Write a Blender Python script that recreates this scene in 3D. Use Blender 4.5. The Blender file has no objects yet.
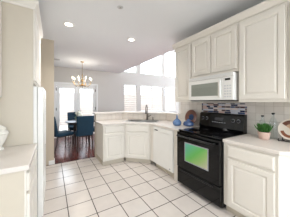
import bpy, bmesh, math, random
from mathutils import Vector, Matrix
random.seed(7)
PI = math.pi
scene = bpy.context.scene
C = scene.collection

# ---------------------------------------------------------------- camera
YAW = 0.5466
F_PX = 152.0
cam_d = bpy.data.cameras.new('camera')
cam = bpy.data.objects.new('camera', cam_d)
C.objects.link(cam)
cam.location = (0, 0, 1.376)
cam.rotation_euler = (PI / 2, 0, -YAW)
cam_d.sensor_width = 36.0
cam_d.lens = F_PX * 36.0 / 290.0
cam_d.shift_y = -(108.5 - 102.0) / 290.0
cam_d.clip_start = 0.05
scene.camera = cam

# ---------------------------------------------------------------- sky, sun, window light, exposure
world = bpy.data.worlds.new('world')
scene.world = world
world.use_nodes = True
bg = world.node_tree.nodes['Background']
bg.inputs[0].default_value = (0.84, 0.94, 1.06, 1)
bg.inputs[1].default_value = 4.8

sun_d = bpy.data.lights.new('sun', 'SUN')
sun_d.energy = 7.0
sun_d.angle = math.radians(3)
sun_d.color = (1.0, 0.98, 0.95)
sun = bpy.data.objects.new('sun', sun_d)
C.objects.link(sun)
sun.rotation_euler = (0, math.radians(52), math.radians(12))


def portal(name, loc, rot, sx, sy):
    d = bpy.data.lights.new(name, 'AREA')
    d.shape = 'RECTANGLE'
    d.size = sx
    d.size_y = sy
    d.cycles.is_portal = True
    o = bpy.data.objects.new(name, d)
    C.objects.link(o)
    o.location = loc
    o.rotation_euler = rot


portal('portal_clerestory', (4.6, 6.95, 3.6), (-PI / 2, 0, 0), 3.6, 1.7)
portal('portal_lower', (4.6, 6.95, 1.55), (-PI / 2, 0, 0), 3.6, 1.5)
portal('portal_french_door', (0.86, 6.95, 1.1), (-PI / 2, 0, 0), 1.6, 2.1)
portal('portal_rear_opening', (0.7, -2.75, 1.45), (PI / 2, 0, 0), 2.9, 2.3)  # for the added opening behind the camera
portal('portal_living_side', (8.8, 3.0, 2.6), (0, PI / 2, 0), 4.4, 6.4)  # for the added, unseen living room openings

scene.view_settings.view_transform = 'Standard'
scene.view_settings.look = 'None'
scene.view_settings.exposure = 0.50
scene.view_settings.gamma = 1.0
scene.view_settings.use_curve_mapping = False

# ---------------------------------------------------------------- materials


def lin(c):
    return tuple((v / 255 / 12.92 if v / 255 <= 0.04045 else ((v / 255 + 0.055) / 1.055) ** 2.4) for v in c) + (1,)


def mat(name, rgb, rough=0.5, metal=0.0, noise=0.03, scale=12.0, bump=0.0, emit=None, estr=0, trans=0.0, coat=0.0, ior=1.45, alpha=1.0):
    m = bpy.data.materials.new(name)
    m.use_nodes = True
    nt = m.node_tree
    b = nt.nodes['Principled BSDF']
    col = lin(rgb)
    b.inputs['Roughness'].default_value = rough
    b.inputs['Metallic'].default_value = metal
    b.inputs['IOR'].default_value = ior
    b.inputs['Transmission Weight'].default_value = trans
    b.inputs['Coat Weight'].default_value = coat
    b.inputs['Alpha'].default_value = alpha
    tc = nt.nodes.new('ShaderNodeTexCoord')
    nz = nt.nodes.new('ShaderNodeTexNoise')
    nz.inputs['Scale'].default_value = scale
    nz.inputs['Detail'].default_value = 4
    nt.links.new(tc.outputs['Object'], nz.inputs['Vector'])
    mx = nt.nodes.new('ShaderNodeMix')
    mx.data_type = 'RGBA'
    mx.inputs[6].default_value = tuple(v * (1 - noise) for v in col[:3]) + (1,)
    mx.inputs[7].default_value = tuple(min(1, v * (1 + noise)) for v in col[:3]) + (1,)
    nt.links.new(nz.outputs['Fac'], mx.inputs[0])
    nt.links.new(mx.outputs[2], b.inputs['Base Color'])
    if bump:
        bp = nt.nodes.new('ShaderNodeBump')
        bp.inputs['Strength'].default_value = bump
        bp.inputs['Distance'].default_value = 0.002
        nt.links.new(nz.outputs['Fac'], bp.inputs['Height'])
        nt.links.new(bp.outputs[0], b.inputs['Normal'])
    if emit:
        b.inputs['Emission Color'].default_value = lin(emit)
        b.inputs['Emission Strength'].default_value = estr
    return m


def brick_mat(name, c1, c2, mortar, w, h, ms, axes, off=0.0, offset_xy=(0, 0), rough=0.3, bump=0.4, bias=0.0, squash=1.0, freq=2, metal=0.0):
    """Tile or plank pattern laid on two chosen object axes."""
    m = bpy.data.materials.new(name)
    m.use_nodes = True
    nt = m.node_tree
    b = nt.nodes['Principled BSDF']
    b.inputs['Metallic'].default_value = metal
    tc = nt.nodes.new('ShaderNodeTexCoord')
    sp = nt.nodes.new('ShaderNodeSeparateXYZ')
    nt.links.new(tc.outputs['Object'], sp.inputs[0])
    cb = nt.nodes.new('ShaderNodeCombineXYZ')
    for k, a in enumerate(axes):
        ad = nt.nodes.new('ShaderNodeMath')
        ad.operation = 'ADD'
        ad.inputs[1].default_value = -offset_xy[k] + 100 * (w, h)[k]
        nt.links.new(sp.outputs['XYZ'.index(a)], ad.inputs[0])
        nt.links.new(ad.outputs[0], cb.inputs[k])
    br = nt.nodes.new('ShaderNodeTexBrick')
    br.offset = off
    br.offset_frequency = freq
    br.squash = squash
    br.inputs['Scale'].default_value = 1
    br.inputs['Brick Width'].default_value = w
    br.inputs['Row Height'].default_value = h
    br.inputs['Mortar Size'].default_value = ms
    br.inputs['Mortar Smooth'].default_value = 0.2
    br.inputs['Bias'].default_value = bias
    br.inputs['Color1'].default_value = lin(c1)
    br.inputs['Color2'].default_value = lin(c2)
    br.inputs['Mortar'].default_value = lin(mortar)
    nt.links.new(cb.outputs[0], br.inputs['Vector'])
    nz = nt.nodes.new('ShaderNodeTexNoise')
    nz.inputs['Scale'].default_value = 9
    nt.links.new(tc.outputs['Object'], nz.inputs['Vector'])
    mx = nt.nodes.new('ShaderNodeMix')
    mx.data_type = 'RGBA'
    mx.blend_type = 'MULTIPLY'
    mx.inputs[0].default_value = 0.12
    nt.links.new(br.outputs['Color'], mx.inputs[6])
    nt.links.new(nz.outputs['Fac'], mx.inputs[7])
    nt.links.new(mx.outputs[2], b.inputs['Base Color'])
    mr = nt.nodes.new('ShaderNodeMapRange')
    mr.inputs[3].default_value = rough
    mr.inputs[4].default_value = 0.9
    nt.links.new(br.outputs['Fac'], mr.inputs[0])
    nt.links.new(mr.outputs[0], b.inputs['Roughness'])
    bp = nt.nodes.new('ShaderNodeBump')
    bp.invert = True
    bp.inputs['Strength'].default_value = bump
    bp.inputs['Distance'].default_value = 0.003
    nt.links.new(br.outputs['Fac'], bp.inputs['Height'])
    nt.links.new(bp.outputs[0], b.inputs['Normal'])
    return m


T = 0.3048
M = {}
M['wall'] = mat('greige wall paint', (203, 198, 190), 0.7, bump=0.05, scale=60)
M['wall_warm_light'] = mat('wall paint tinted by warm light', (198, 184, 163), 0.7, bump=0.05, scale=60)  # same paint as the other walls, warm light put into the colour
M['wall_white'] = mat('white wall paint', (226, 225, 222), 0.7)
M['ceiling'] = mat('white ceiling paint', (238, 240, 241), 0.8, bump=0.1, scale=120)
M['trim'] = mat('white trim paint', (235, 234, 230), 0.35)
M['cab'] = mat('cream white cabinet paint', (229, 223, 212), 0.34, noise=0.02)
M['cab_tan'] = mat('tan cabinet end panel', (208, 198, 180), 0.45, noise=0.02)
M['counter'] = mat('off white solid countertop', (224, 216, 207), 0.22, noise=0.05, scale=90)
M['toe'] = mat('cream toe kick board', (200, 190, 172), 0.6)
M['white_app'] = mat('white appliance enamel', (238, 236, 230), 0.22)
M['black'] = mat('black glass enamel', (8, 8, 9), 0.07, ior=1.38)
M['black_satin'] = mat('black satin metal', (16, 16, 17), 0.3)
M['burner'] = mat('dark grey burner print', (58, 58, 62), 0.2)
M['grey_print'] = mat('pale grey control marks', (170, 172, 176), 0.4)
M['mw_window'] = mat('grey green microwave window', (150, 154, 144), 0.12)
M['mesh_lines'] = mat('grey window mesh lines', (112, 116, 110), 0.4)
M['dark'] = mat('dark plastic', (28, 26, 24), 0.4)
M['steel'] = mat('brushed stainless steel', (205, 203, 200), 0.35, metal=1.0)
M['bronze'] = mat('dark bronze metal', (86, 78, 70), 0.3, metal=1.0)
M['brass'] = mat('aged brass', (188, 158, 112), 0.25, metal=1.0)
M['crystal'] = mat('clear crystal', (250, 246, 238), 0.05, trans=0.85, ior=1.6)
M['bulb'] = mat('lit candle bulb', (255, 236, 200), 0.4, emit=(255, 238, 208), estr=6)
M['lens'] = mat('lit recessed lamp lens', (255, 250, 240), 0.4, emit=(255, 246, 232), estr=5)
M['teal'] = mat('deep teal blue velvet', (12, 50, 70), 0.65, noise=0.25, scale=20, bump=0.2)
M['darkwood'] = mat('dark espresso wood', (52, 34, 26), 0.3, noise=0.3, scale=30)
M['iron'] = mat('black wrought iron', (20, 17, 15), 0.45)
M['blueglass'] = mat('blue glazed glass', (86, 118, 160), 0.1, noise=0.25, scale=30, coat=0.5)
M['navyglass'] = mat('navy speckled glaze', (62, 86, 128), 0.14, noise=0.6, scale=60, coat=0.4)
M['brownpot'] = mat('mottled brown stoneware', (112, 72, 58), 0.3, noise=0.5, scale=40)
M['cream_glaze'] = mat('cream plate glaze', (228, 218, 204), 0.25, noise=0.05)
M['tan_glaze'] = mat('tan plate glaze', (196, 158, 130), 0.3, noise=0.15, scale=30)
M['rust_glaze'] = mat('rust brown plate glaze', (140, 84, 58), 0.3, noise=0.3, scale=30)
M['urn'] = mat('white glazed ceramic', (232, 228, 218), 0.2)
M['pot'] = mat('pale terracotta', (204, 176, 160), 0.7, noise=0.1, scale=40)
M['soil'] = mat('dark potting soil', (50, 38, 28), 0.95, noise=0.4, scale=80)
M['leaf'] = mat('green leaves', (62, 112, 48), 0.5, noise=0.4, scale=40)
M['leaf_pale'] = mat('grey green leaves', (120, 146, 120), 0.5, noise=0.3, scale=40)
M['petal'] = mat('cream white petals', (240, 238, 222), 0.7, noise=0.08, scale=40)
M['stopper'] = mat('black bottle stopper', (18, 16, 16), 0.35)
M['plastic_white'] = mat('white plastic', (240, 242, 246), 0.3)
M['grille'] = mat('white painted grille', (205, 205, 205), 0.5)
M['slat'] = mat('white blind slats', (228, 218, 208), 0.5)
nt = M['slat'].node_tree
_tl = nt.nodes.new('ShaderNodeBsdfTranslucent')
_tl.inputs[0].default_value = (0.85, 0.8, 0.74, 1)
_ms = nt.nodes.new('ShaderNodeMixShader')
_ms.inputs[0].default_value = 0.10
nt.links.new(nt.nodes['Principled BSDF'].outputs[0], _ms.inputs[1])
nt.links.new(_tl.outputs[0], _ms.inputs[2])
nt.links.new(_ms.outputs[0], nt.nodes['Material Output'].inputs[0])
M['fence'] = brick_mat('pale pink fence siding', (186, 174, 167), (179, 167, 160), (138, 129, 123), 30, 0.14, 0.008, 'XZ', rough=0.7)
M['patio'] = mat('pale concrete patio', (160, 155, 148), 0.85, noise=0.1)
M['grass_out'] = mat('garden paving', (190, 184, 178), 0.9, noise=0.2)
M['hedge'] = mat('garden hedge', (70, 130, 80), 0.9, noise=0.4, scale=6)

M['floor'] = brick_mat('cream ceramic floor tile', (224, 215, 207), (216, 207, 198), (80, 72, 66), T, T, 0.0058, 'XY',
                       offset_xy=(0.5535 * T, (7.2906) * T), rough=0.2, bump=0.5)
M['wood'] = brick_mat('dark cherry floorboards', (112, 54, 44), (84, 38, 32), (30, 16, 14), 1.4, 0.09, 0.0015, 'YX', off=0.37,
                      rough=0.25, bump=0.05)
M['tile'] = brick_mat('off white backsplash tile', (226, 220, 212), (216, 209, 200), (196, 188, 178), 0.102, 0.102, 0.003, 'YZ',
                      offset_xy=(0, 0.914), rough=0.25)
M['tile_x'] = brick_mat('off white backsplash tile on bar wall', (222, 213, 202), (214, 204, 192), (196, 186, 174), 0.102, 0.102, 0.003, 'XZ',
                        offset_xy=(0, 0.914), rough=0.3)


def glass_mat(name, tint, rough=0.0, mixf=0.1):
    m = bpy.data.materials.new(name)
    m.use_nodes = True
    nt = m.node_tree
    nt.nodes.remove(nt.nodes['Principled BSDF'])
    out = nt.nodes['Material Output']
    tr = nt.nodes.new('ShaderNodeBsdfTransparent')
    tr.inputs[0].default_value = tint
    gl = nt.nodes.new('ShaderNodeBsdfGlossy')
    gl.inputs['Roughness'].default_value = rough
    fr = nt.nodes.new('ShaderNodeFresnel')
    fr.inputs[0].default_value = 1.45
    ad = nt.nodes.new('ShaderNodeMath')
    ad.operation = 'ADD'
    ad.inputs[1].default_value = mixf
    nt.links.new(fr.outputs[0], ad.inputs[0])
    # only the outward side of each glass face reflects (avoids false total internal reflection)
    ge = nt.nodes.new('ShaderNodeNewGeometry')
    inv = nt.nodes.new('ShaderNodeMath')
    inv.operation = 'SUBTRACT'
    inv.inputs[0].default_value = 1.0
    nt.links.new(ge.outputs['Backfacing'], inv.inputs[1])
    mu = nt.nodes.new('ShaderNodeMath')
    mu.operation = 'MULTIPLY'
    nt.links.new(ad.outputs[0], mu.inputs[0])
    nt.links.new(inv.outputs[0], mu.inputs[1])
    mx = nt.nodes.new('ShaderNodeMixShader')
    nt.links.new(mu.outputs[0], mx.inputs[0])
    nt.links.new(tr.outputs[0], mx.inputs[1])
    nt.links.new(gl.outputs[0], mx.inputs[2])
    nt.links.new(mx.outputs[0], out.inputs[0])
    return m


M['glass'] = glass_mat('window glass', (0.97, 0.98, 0.98, 1), 0.0, 0.0)
M['bottle_glass'] = glass_mat('clear bottle glass', (0.93, 0.96, 0.96, 1), 0.05, 0.03)


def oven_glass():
    """Fixed colour gradient for the oven window: cyan at the upper left through green to pale pink at the lower right."""
    m = bpy.data.materials.new('green gradient oven window')
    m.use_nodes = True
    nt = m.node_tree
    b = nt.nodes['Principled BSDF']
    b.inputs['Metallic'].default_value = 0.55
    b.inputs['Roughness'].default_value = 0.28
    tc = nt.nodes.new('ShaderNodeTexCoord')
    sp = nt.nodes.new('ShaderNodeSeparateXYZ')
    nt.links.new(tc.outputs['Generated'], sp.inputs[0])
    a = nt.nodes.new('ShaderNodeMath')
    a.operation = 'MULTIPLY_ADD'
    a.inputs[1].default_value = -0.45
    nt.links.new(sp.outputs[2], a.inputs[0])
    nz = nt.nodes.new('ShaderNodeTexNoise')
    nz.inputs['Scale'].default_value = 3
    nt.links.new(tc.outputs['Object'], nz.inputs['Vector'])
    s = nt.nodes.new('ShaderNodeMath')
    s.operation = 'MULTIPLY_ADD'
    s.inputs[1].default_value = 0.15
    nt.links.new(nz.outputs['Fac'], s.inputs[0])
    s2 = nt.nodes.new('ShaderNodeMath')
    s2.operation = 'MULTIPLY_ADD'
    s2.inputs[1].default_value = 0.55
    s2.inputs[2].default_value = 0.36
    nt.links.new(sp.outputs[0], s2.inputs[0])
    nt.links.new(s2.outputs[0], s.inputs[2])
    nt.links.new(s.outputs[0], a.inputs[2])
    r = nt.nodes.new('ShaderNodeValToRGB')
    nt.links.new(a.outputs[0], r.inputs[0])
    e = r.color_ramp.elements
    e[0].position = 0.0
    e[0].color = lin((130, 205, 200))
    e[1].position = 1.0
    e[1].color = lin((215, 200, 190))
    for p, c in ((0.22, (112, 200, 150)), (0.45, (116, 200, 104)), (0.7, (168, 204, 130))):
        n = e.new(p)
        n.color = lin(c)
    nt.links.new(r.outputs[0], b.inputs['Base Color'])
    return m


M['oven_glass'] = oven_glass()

# mosaic strip: dark slate blue, pink and pearl pieces
def mosaic():
    m = brick_mat('mosaic border', (0, 0, 0), (255, 255, 255), (190, 184, 182), 0.105, 0.030, 0.0025, 'YZ', off=0.43, freq=2, squash=0.7,
                  offset_xy=(0, 1.16), rough=0.15)
    nt = m.node_tree
    br = [n for n in nt.nodes if n.type == 'TEX_BRICK'][0]
    mx = [n for n in nt.nodes if n.type == 'MIX'][0]
    ramp = nt.nodes.new('ShaderNodeValToRGB')
    ramp.color_ramp.interpolation = 'CONSTANT'
    e = ramp.color_ramp.elements
    e[0].color = lin((36, 44, 78))
    e[1].position = 0.82
    e[1].color = lin((206, 208, 220))
    for p_, c_ in ((0.2, (88, 62, 66)), (0.36, (216, 186, 178)), (0.55, (58, 76, 118)), (0.68, (226, 214, 210))):
        n_ = e.new(p_)
        n_.color = lin(c_)
    mo_ = nt.nodes.new('ShaderNodeMix')
    mo_.data_type = 'RGBA'
    br.inputs['Mortar'].default_value = (0, 0, 0, 1)
    nt.links.new(br.outputs['Color'], ramp.inputs[0])
    nt.links.new(br.outputs['Fac'], mo_.inputs[0])
    nt.links.new(ramp.outputs[0], mo_.inputs[6])
    mo_.inputs[7].default_value = lin((196, 190, 188))
    nt.links.new(mo_.outputs[2], mx.inputs[6])
    return m


M['mosaic'] = mosaic()

# ---------------------------------------------------------------- mesh helpers


class MB:
    def __init__(self):
        self.bm = bmesh.new()

    def _xf(self, vs, mtx):
        if mtx is not None:
            bmesh.ops.transform(self.bm, matrix=mtx, verts=vs)

    def box(self, x0, y0, z0, x1, y1, z1, bev=0.0, mtx=None, seg=2):
        r = bmesh.ops.create_cube(self.bm, size=1)
        vs = r['verts']
        for v in vs:
            v.co = Vector(((x0 + x1) / 2 + v.co.x * (x1 - x0), (y0 + y1) / 2 + v.co.y * (y1 - y0), (z0 + z1) / 2 + v.co.z * (z1 - z0)))
        if bev:
            es = list({e for v in vs for e in v.link_edges})
            r2 = bmesh.ops.bevel(self.bm, geom=es, offset=bev, segments=seg, affect='EDGES', profile=0.5)
            vs = list({v for f in r2['faces'] for v in f.verts} | {v for v in vs if v.is_valid})
        self._xf(vs, mtx)
        return self

    def prism(self, pts, z0, z1, holes=(), mtx=None):
        loops = [pts] + list(holes)
        bot, top, allv = [], [], []
        eb, et = [], []
        for lp in loops:
            b = [self.bm.verts.new((p[0], p[1], z0)) for p in lp]
            t = [self.bm.verts.new((p[0], p[1], z1)) for p in lp]
            allv += b + t
            n = len(lp)
            for i in range(n):
                j = (i + 1) % n
                self.bm.faces.new((b[i], b[j], t[j], t[i]))
            bot.append(b)
            top.append(t)
        if not holes:
            self.bm.faces.new(list(reversed(bot[0])))
            self.bm.faces.new(top[0])
        else:
            for grp in (bot, top):
                es = []
                for lp in grp:
                    for i in range(len(lp)):
                        es.append(self.bm.edges.get((lp[i], lp[(i + 1) % len(lp)])))
                bmesh.ops.triangle_fill(self.bm, use_beauty=True, edges=es)
        self._xf(allv, mtx)
        return self

    def lathe(self, prof, cx=0, cy=0, cz=0, n=24, mtx=None):
        rings, allv = [], []
        for r, z in prof:
            if r < 1e-5:
                v = self.bm.verts.new((cx, cy, cz + z))
                rings.append([v])
                allv.append(v)
            else:
                ring = [self.bm.verts.new((cx + r * math.cos(2 * PI * i / n), cy + r * math.sin(2 * PI * i / n), cz + z)) for i in range(n)]
                rings.append(ring)
                allv += ring
        for a, b in zip(rings, rings[1:]):
            if len(a) == 1 and len(b) == 1:
                continue
            for i in range(n):
                j = (i + 1) % n
                if len(a) == 1:
                    self.bm.faces.new((a[0], b[j], b[i]))
                elif len(b) == 1:
                    self.bm.faces.new((a[i], a[j], b[0]))
                else:
                    self.bm.faces.new((a[i], a[j], b[j], b[i]))
        if len(rings[0]) > 1:
            self.bm.faces.new(list(reversed(rings[0])))
        if len(rings[-1]) > 1:
            self.bm.faces.new(rings[-1])
        self._xf(allv, mtx)
        return self

    def tube(self, pts, r, n=8, rads=None):
        pts = [Vector(p) for p in pts]
        rings = []
        for i, p in enumerate(pts):
            d = (pts[min(i + 1, len(pts) - 1)] - pts[max(i - 1, 0)]).normalized()
            up = Vector((0, 0, 1)) if abs(d.z) < 0.9 else Vector((1, 0, 0))
            if rings:
                up = last
            a = d.cross(up).normalized()
            b = a.cross(d).normalized()
            last = b
            rr = rads[i] if rads else r
            rings.append([self.bm.verts.new(p + rr * (a * math.cos(2 * PI * k / n) + b * math.sin(2 * PI * k / n))) for k in range(n)])
        for x, y in zip(rings, rings[1:]):
            for k in range(n):
                j = (k + 1) % n
                self.bm.faces.new((x[k], x[j], y[j], y[k]))
        self.bm.faces.new(list(reversed(rings[0])))
        self.bm.faces.new(rings[-1])
        return self

    def ball(self, c, r, sx=1, sy=1, sz=1, sub=2, jit=0):
        res = bmesh.ops.create_icosphere(self.bm, subdivisions=sub, radius=1)
        for v in res['verts']:
            k = 1 + random.uniform(-jit, jit)
            v.co = Vector((c[0] + v.co.x * r * sx * k, c[1] + v.co.y * r * sy * k, c[2] + v.co.z * r * sz * k))
        return self

    def rings_panel(self, x0, z0, x1, z1, y_back, steps):
        """Rectangular panel facing -y; steps = (inset, y) rings from outside in, last is filled."""
        def ring(i, y):
            return [self.bm.verts.new(p) for p in ((x0 + i, y, z0 + i), (x1 - i, y, z0 + i), (x1 - i, y, z1 - i), (x0 + i, y, z1 - i))]
        rs = [ring(0, y_back)] + [ring(i, y) for i, y in steps]
        for a, b in zip(rs, rs[1:]):
            for k in range(4):
                j = (k + 1) % 4
                self.bm.faces.new((a[k], a[j], b[j], b[k]))
        self.bm.faces.new(rs[-1])
        self.bm.faces.new(list(reversed(rs[0])))
        return self

    def build(self, name, m, parent=None, smooth=False):
        bmesh.ops.recalc_face_normals(self.bm, faces=self.bm.faces)
        me = bpy.data.meshes.new(name)
        self.bm.to_mesh(me)
        self.bm.free()
        if smooth:
            me.polygons.foreach_set('use_smooth', [True] * len(me.polygons))
        me.materials.append(m)
        o = bpy.data.objects.new(name, me)
        C.objects.link(o)
        if parent:
            o.parent = parent
        if smooth:
            try:
                me.set_sharp_from_angle(angle=math.radians(40))
            except Exception:
                pass
        return o


def thing(name, label, cat, loc=(0, 0, 0), rotz=0, group=None):
    o = bpy.data.objects.new(name, None)
    o.empty_display_size = 0.1
    C.objects.link(o)
    o.location = loc
    o.rotation_euler = (0, 0, rotz)
    o['label'] = label
    o['category'] = cat
    if group:
        o['group'] = group
    return o


def tag(o, label, cat, group=None):
    o['label'] = label
    o['category'] = cat
    if group:
        o['group'] = group
    return o


def struct(name, mb, m, parent=None):
    o = mb.build(name, m, parent)
    if not parent:
        o['kind'] = 'structure'
    return o


def sroot(name, loc=(0, 0, 0)):
    o = bpy.data.objects.new(name, None)
    o['kind'] = 'structure'
    o.location = loc
    C.objects.link(o)
    return o


def copy_tree(o, parent=None):
    c = o.copy()
    C.objects.link(c)
    c.parent = parent
    for ch in [x for x in bpy.data.objects if x.parent == o]:
        copy_tree(ch, c)
    return c


# ---------------------------------------------------------------- setting
XW = 2.46          # kitchen face of the right wall
YW = 6.75          # room face of the window wall
ZC = 2.74          # kitchen and dining ceiling
XC = 2.72          # where the low ceiling ends
YF = 3.90          # tile gives way to wood

struct('floor_kitchen', MB().box(-0.8, -2.6, -0.1, XW, YF, 0), M['floor'])
struct('floor_dining', MB().prism([(-1.9, YF), (XW, YF), (XW, -2.6), (8.6, -2.6), (8.6, YW), (-1.9, YW)], -0.1, 0), M['wood'])
struct('ceiling_kitchen', MB().box(-1.9, -2.6, ZC, XC, YW, ZC + 0.3), M['ceiling'])
struct('ceiling_living', MB().box(XC - 0.12, -2.6, 5.2, 8.6, YW, 5.3), M['ceiling'])
struct('wall_loft', MB().box(XC - 0.12, -2.6, ZC + 0.3, XC, YW, 5.2), M['wall_white'])
struct('wall_right', MB().box(XW, -2.6, 0, XW + 0.12, 2.55, ZC), M['wall'])
struct('trim_1', MB().box(XW - 0.012, 2.50, 1.113, XW, 2.555, ZC, 0.002).box(XW, 2.551, 1.113, XW + 0.132, 2.562, ZC, 0.002), M['trim'])
struct('wall_left', MB().box(-0.92, -2.6, 0, -0.80, 4.05, ZC), M['wall'])
struct('wall_jamb', MB().box(-0.80, 3.93, 0, 0.03, 4.05, ZC), M['wall_warm_light'])
struct('wall_dining_left', MB().box(-2.02, 4.05, 0, -1.9, YW, ZC), M['wall'])
struct('wall_dining_front', MB().box(-1.9, 3.93, 0, -0.92, 4.05, ZC), M['wall'])
# unseen living room side wall; tall openings added to brighten the room
struct('wall_living_right', MB().box(8.6, -2.6, 0, 8.72, -0.2, 5.2).box(8.6, 6.2, 0, 8.72, YW, 5.2).box(8.6, -0.2, 0, 8.72, 6.2, 0.4)
       .box(8.6, -0.2, 4.8, 8.72, 6.2, 5.2).box(8.6, 1.85, 0.4, 8.72, 2.0, 4.8).box(8.6, 4.0, 0.4, 8.72, 4.15, 4.8), M['wall_white'])
# wall behind the camera, with a wide unseen opening added to let sky light in
struct('wall_front', MB().box(-0.92, -2.72, 0, -0.75, -2.6, ZC).box(2.15, -2.72, 0, 8.72, -2.6, ZC).box(-0.75, -2.72, 0, 2.15, -2.6, 0.3)
       .box(-0.75, -2.72, 2.6, 2.15, -2.6, ZC).box(XC - 0.12, -2.72, ZC, 8.72, -2.6, 5.3), M['wall'])

# back wall with door and window openings
WIN = [(2.94, 3.625), (3.855, 5.28), (5.445, 6.24)]
WIN2 = WIN[:2] + [(5.445, 6.42)]
ZB, ZT, ZB2, ZT2 = 0.85, 2.22, 2.83, 4.35
DX0, DX1, DZ = 0.10, 1.62, 2.08
wb = MB()
Y0, Y1 = YW, YW + 0.16
wb.box(-2.02, Y0, 0, DX0, Y1, 5.3)
wb.box(DX0, Y0, DZ, DX1, Y1, 5.3)
wb.box(DX1, Y0, 0, WIN[0][0], Y1, 5.3)
for (a, b), (a2, b2) in zip(WIN, WIN2):
    wb.box(a, Y0, 0, b, Y1, ZB).box(a, Y0, ZT, b, Y1, ZB2).box(a, Y0, ZT2, b2, Y1, 5.3)
wb.box(WIN[2][1], Y0, 0, WIN2[2][1], Y1, ZB2)
wb.box(WIN[0][1], Y0, 0, WIN[1][0], Y1, 5.3).box(WIN[1][1], Y0, 0, WIN[2][0], Y1, 5.3).box(WIN2[2][1], Y0, 0, 8.72, Y1, 5.3)
struct('wall_back', wb, M['wall'])

# half wall behind the sink, with a tiled kitchen face
PX0 = 0.93
pony = [(PX0, 3.85), (1.62, 3.85), (XW, 3.01), (XW, 2.552), (XW + 0.12, 2.552), (XW + 0.12, 3.06), (1.67, 3.97), (PX0, 3.97)]
struct('wall_peninsula', MB().prism(pony, 0, 1.075), M['tile_x'])
struct('wall_peninsula_end', MB().box(PX0 - 0.012, 3.845, 0, PX0, 3.975, 1.075), M['cab_tan'])
struct('wall_backsplash', MB().box(XW - 0.010, -0.6, 0.914, XW, 2.498, 1.40), M['tile'])

# baseboards
struct('baseboard_jamb', MB().box(-0.07, 3.916, 0, 0.044, 3.93, 0.09, 0.003).box(0.03, 3.93, 0, 0.044, 4.064, 0.09, 0.003), M['trim'])
struct('baseboard_back', MB().box(DX1 + 0.08, YW - 0.014, 0, 8.6, YW, 0.1, 0.003), M['trim'])

# crown moulding along the tops of the right-hand cabinets is built with them below

# window frames, panes
wn = 0
for (z0, z1) in ((ZB, ZT), (ZB2, ZT2)):
    for i, (a, b) in enumerate(WIN if z0 < 2 else WIN2):
        wn += 1
        r = sroot('window_%d' % wn, ((a + b) / 2, YW + 0.09, z0))
        w = (b - a) / 2
        h = z1 - z0
        fr = MB()
        t = 0.035
        fr.box(-w, -0.03, 0, -w + t, 0.03, h, 0.003).box(w - t, -0.03, 0, w, 0.03, h, 0.003)
        fr.box(-w + t, -0.03, 0, w - t, 0.03, t, 0.003).box(-w + t, -0.03, h - t, w - t, 0.03, h, 0.003)
        if z0 < 2:
            fr.box(-w + t, -0.02, h * 0.33, w - t, 0.02, h * 0.33 + 0.04, 0.003)
        if i == 1 and z0 < 2:
            fr.box(-0.045, -0.035, t, 0.045, 0.035, h - t, 0.003)
        fr.build('window_frame', M['trim'], r)
        MB().box(-w + t, -0.004, t, w - t, 0.004, h - t).build('window_pane', M['glass'], r)
        if z0 < 2:
            MB().box(-w - 0.04, -0.16, -0.025, w + 0.04, -0.03, 0.0, 0.005).build('window_sill', M['trim'], r)

# blinds
def blind(a, b, label):
    w = (b - a)
    t = thing('window_blind', label, 'blind', ((a + b) / 2, YW + 0.005, ZB + 0.02), 0, 'white horizontal blinds on the lower windows')
    h = ZT - ZB - 0.02
    n = int(h / 0.100)
    s = MB()
    for k in range(n):
        z = 0.06 + k * (h - 0.10) / n
        mt = Matrix.Translation((0, 0, z)) @ Matrix.Rotation(math.radians(48), 4, 'X')
        s.box(-w / 2 + 0.01, -0.050, -0.0012, w / 2 - 0.01, 0.050, 0.0012, mtx=mt)
    s.build('slats', M['slat'], t)
    MB().box(-w / 2 + 0.005, -0.028, h - 0.045, w / 2 - 0.005, 0.028, h, 0.004).build('headrail', M['trim'], t)
    MB().box(-w / 2 + 0.01, -0.026, 0.0, w / 2 - 0.01, 0.026, 0.018, 0.003).build('bottom_rail', M['trim'], t)
    for x in (-w / 2 + 0.12, w / 2 - 0.12):
        MB().tube([(x, -0.045, 0.01), (x, -0.030, h - 0.02)], 0.002, 6).build('cord', M['trim'], t)


wm = (WIN[1][0] + WIN[1][1]) / 2
blind(WIN[0][0], WIN[0][1], 'narrow white window blind nearest the french doors')
blind(WIN[1][0], wm - 0.005, 'white window blind on the left half of the wide double window')
blind(wm + 0.005, WIN[1][1], 'white window blind on the right half of the wide double window')
blind(WIN[2][0], WIN[2][1], 'white window blind on the window beside the kitchen cabinets')

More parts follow.
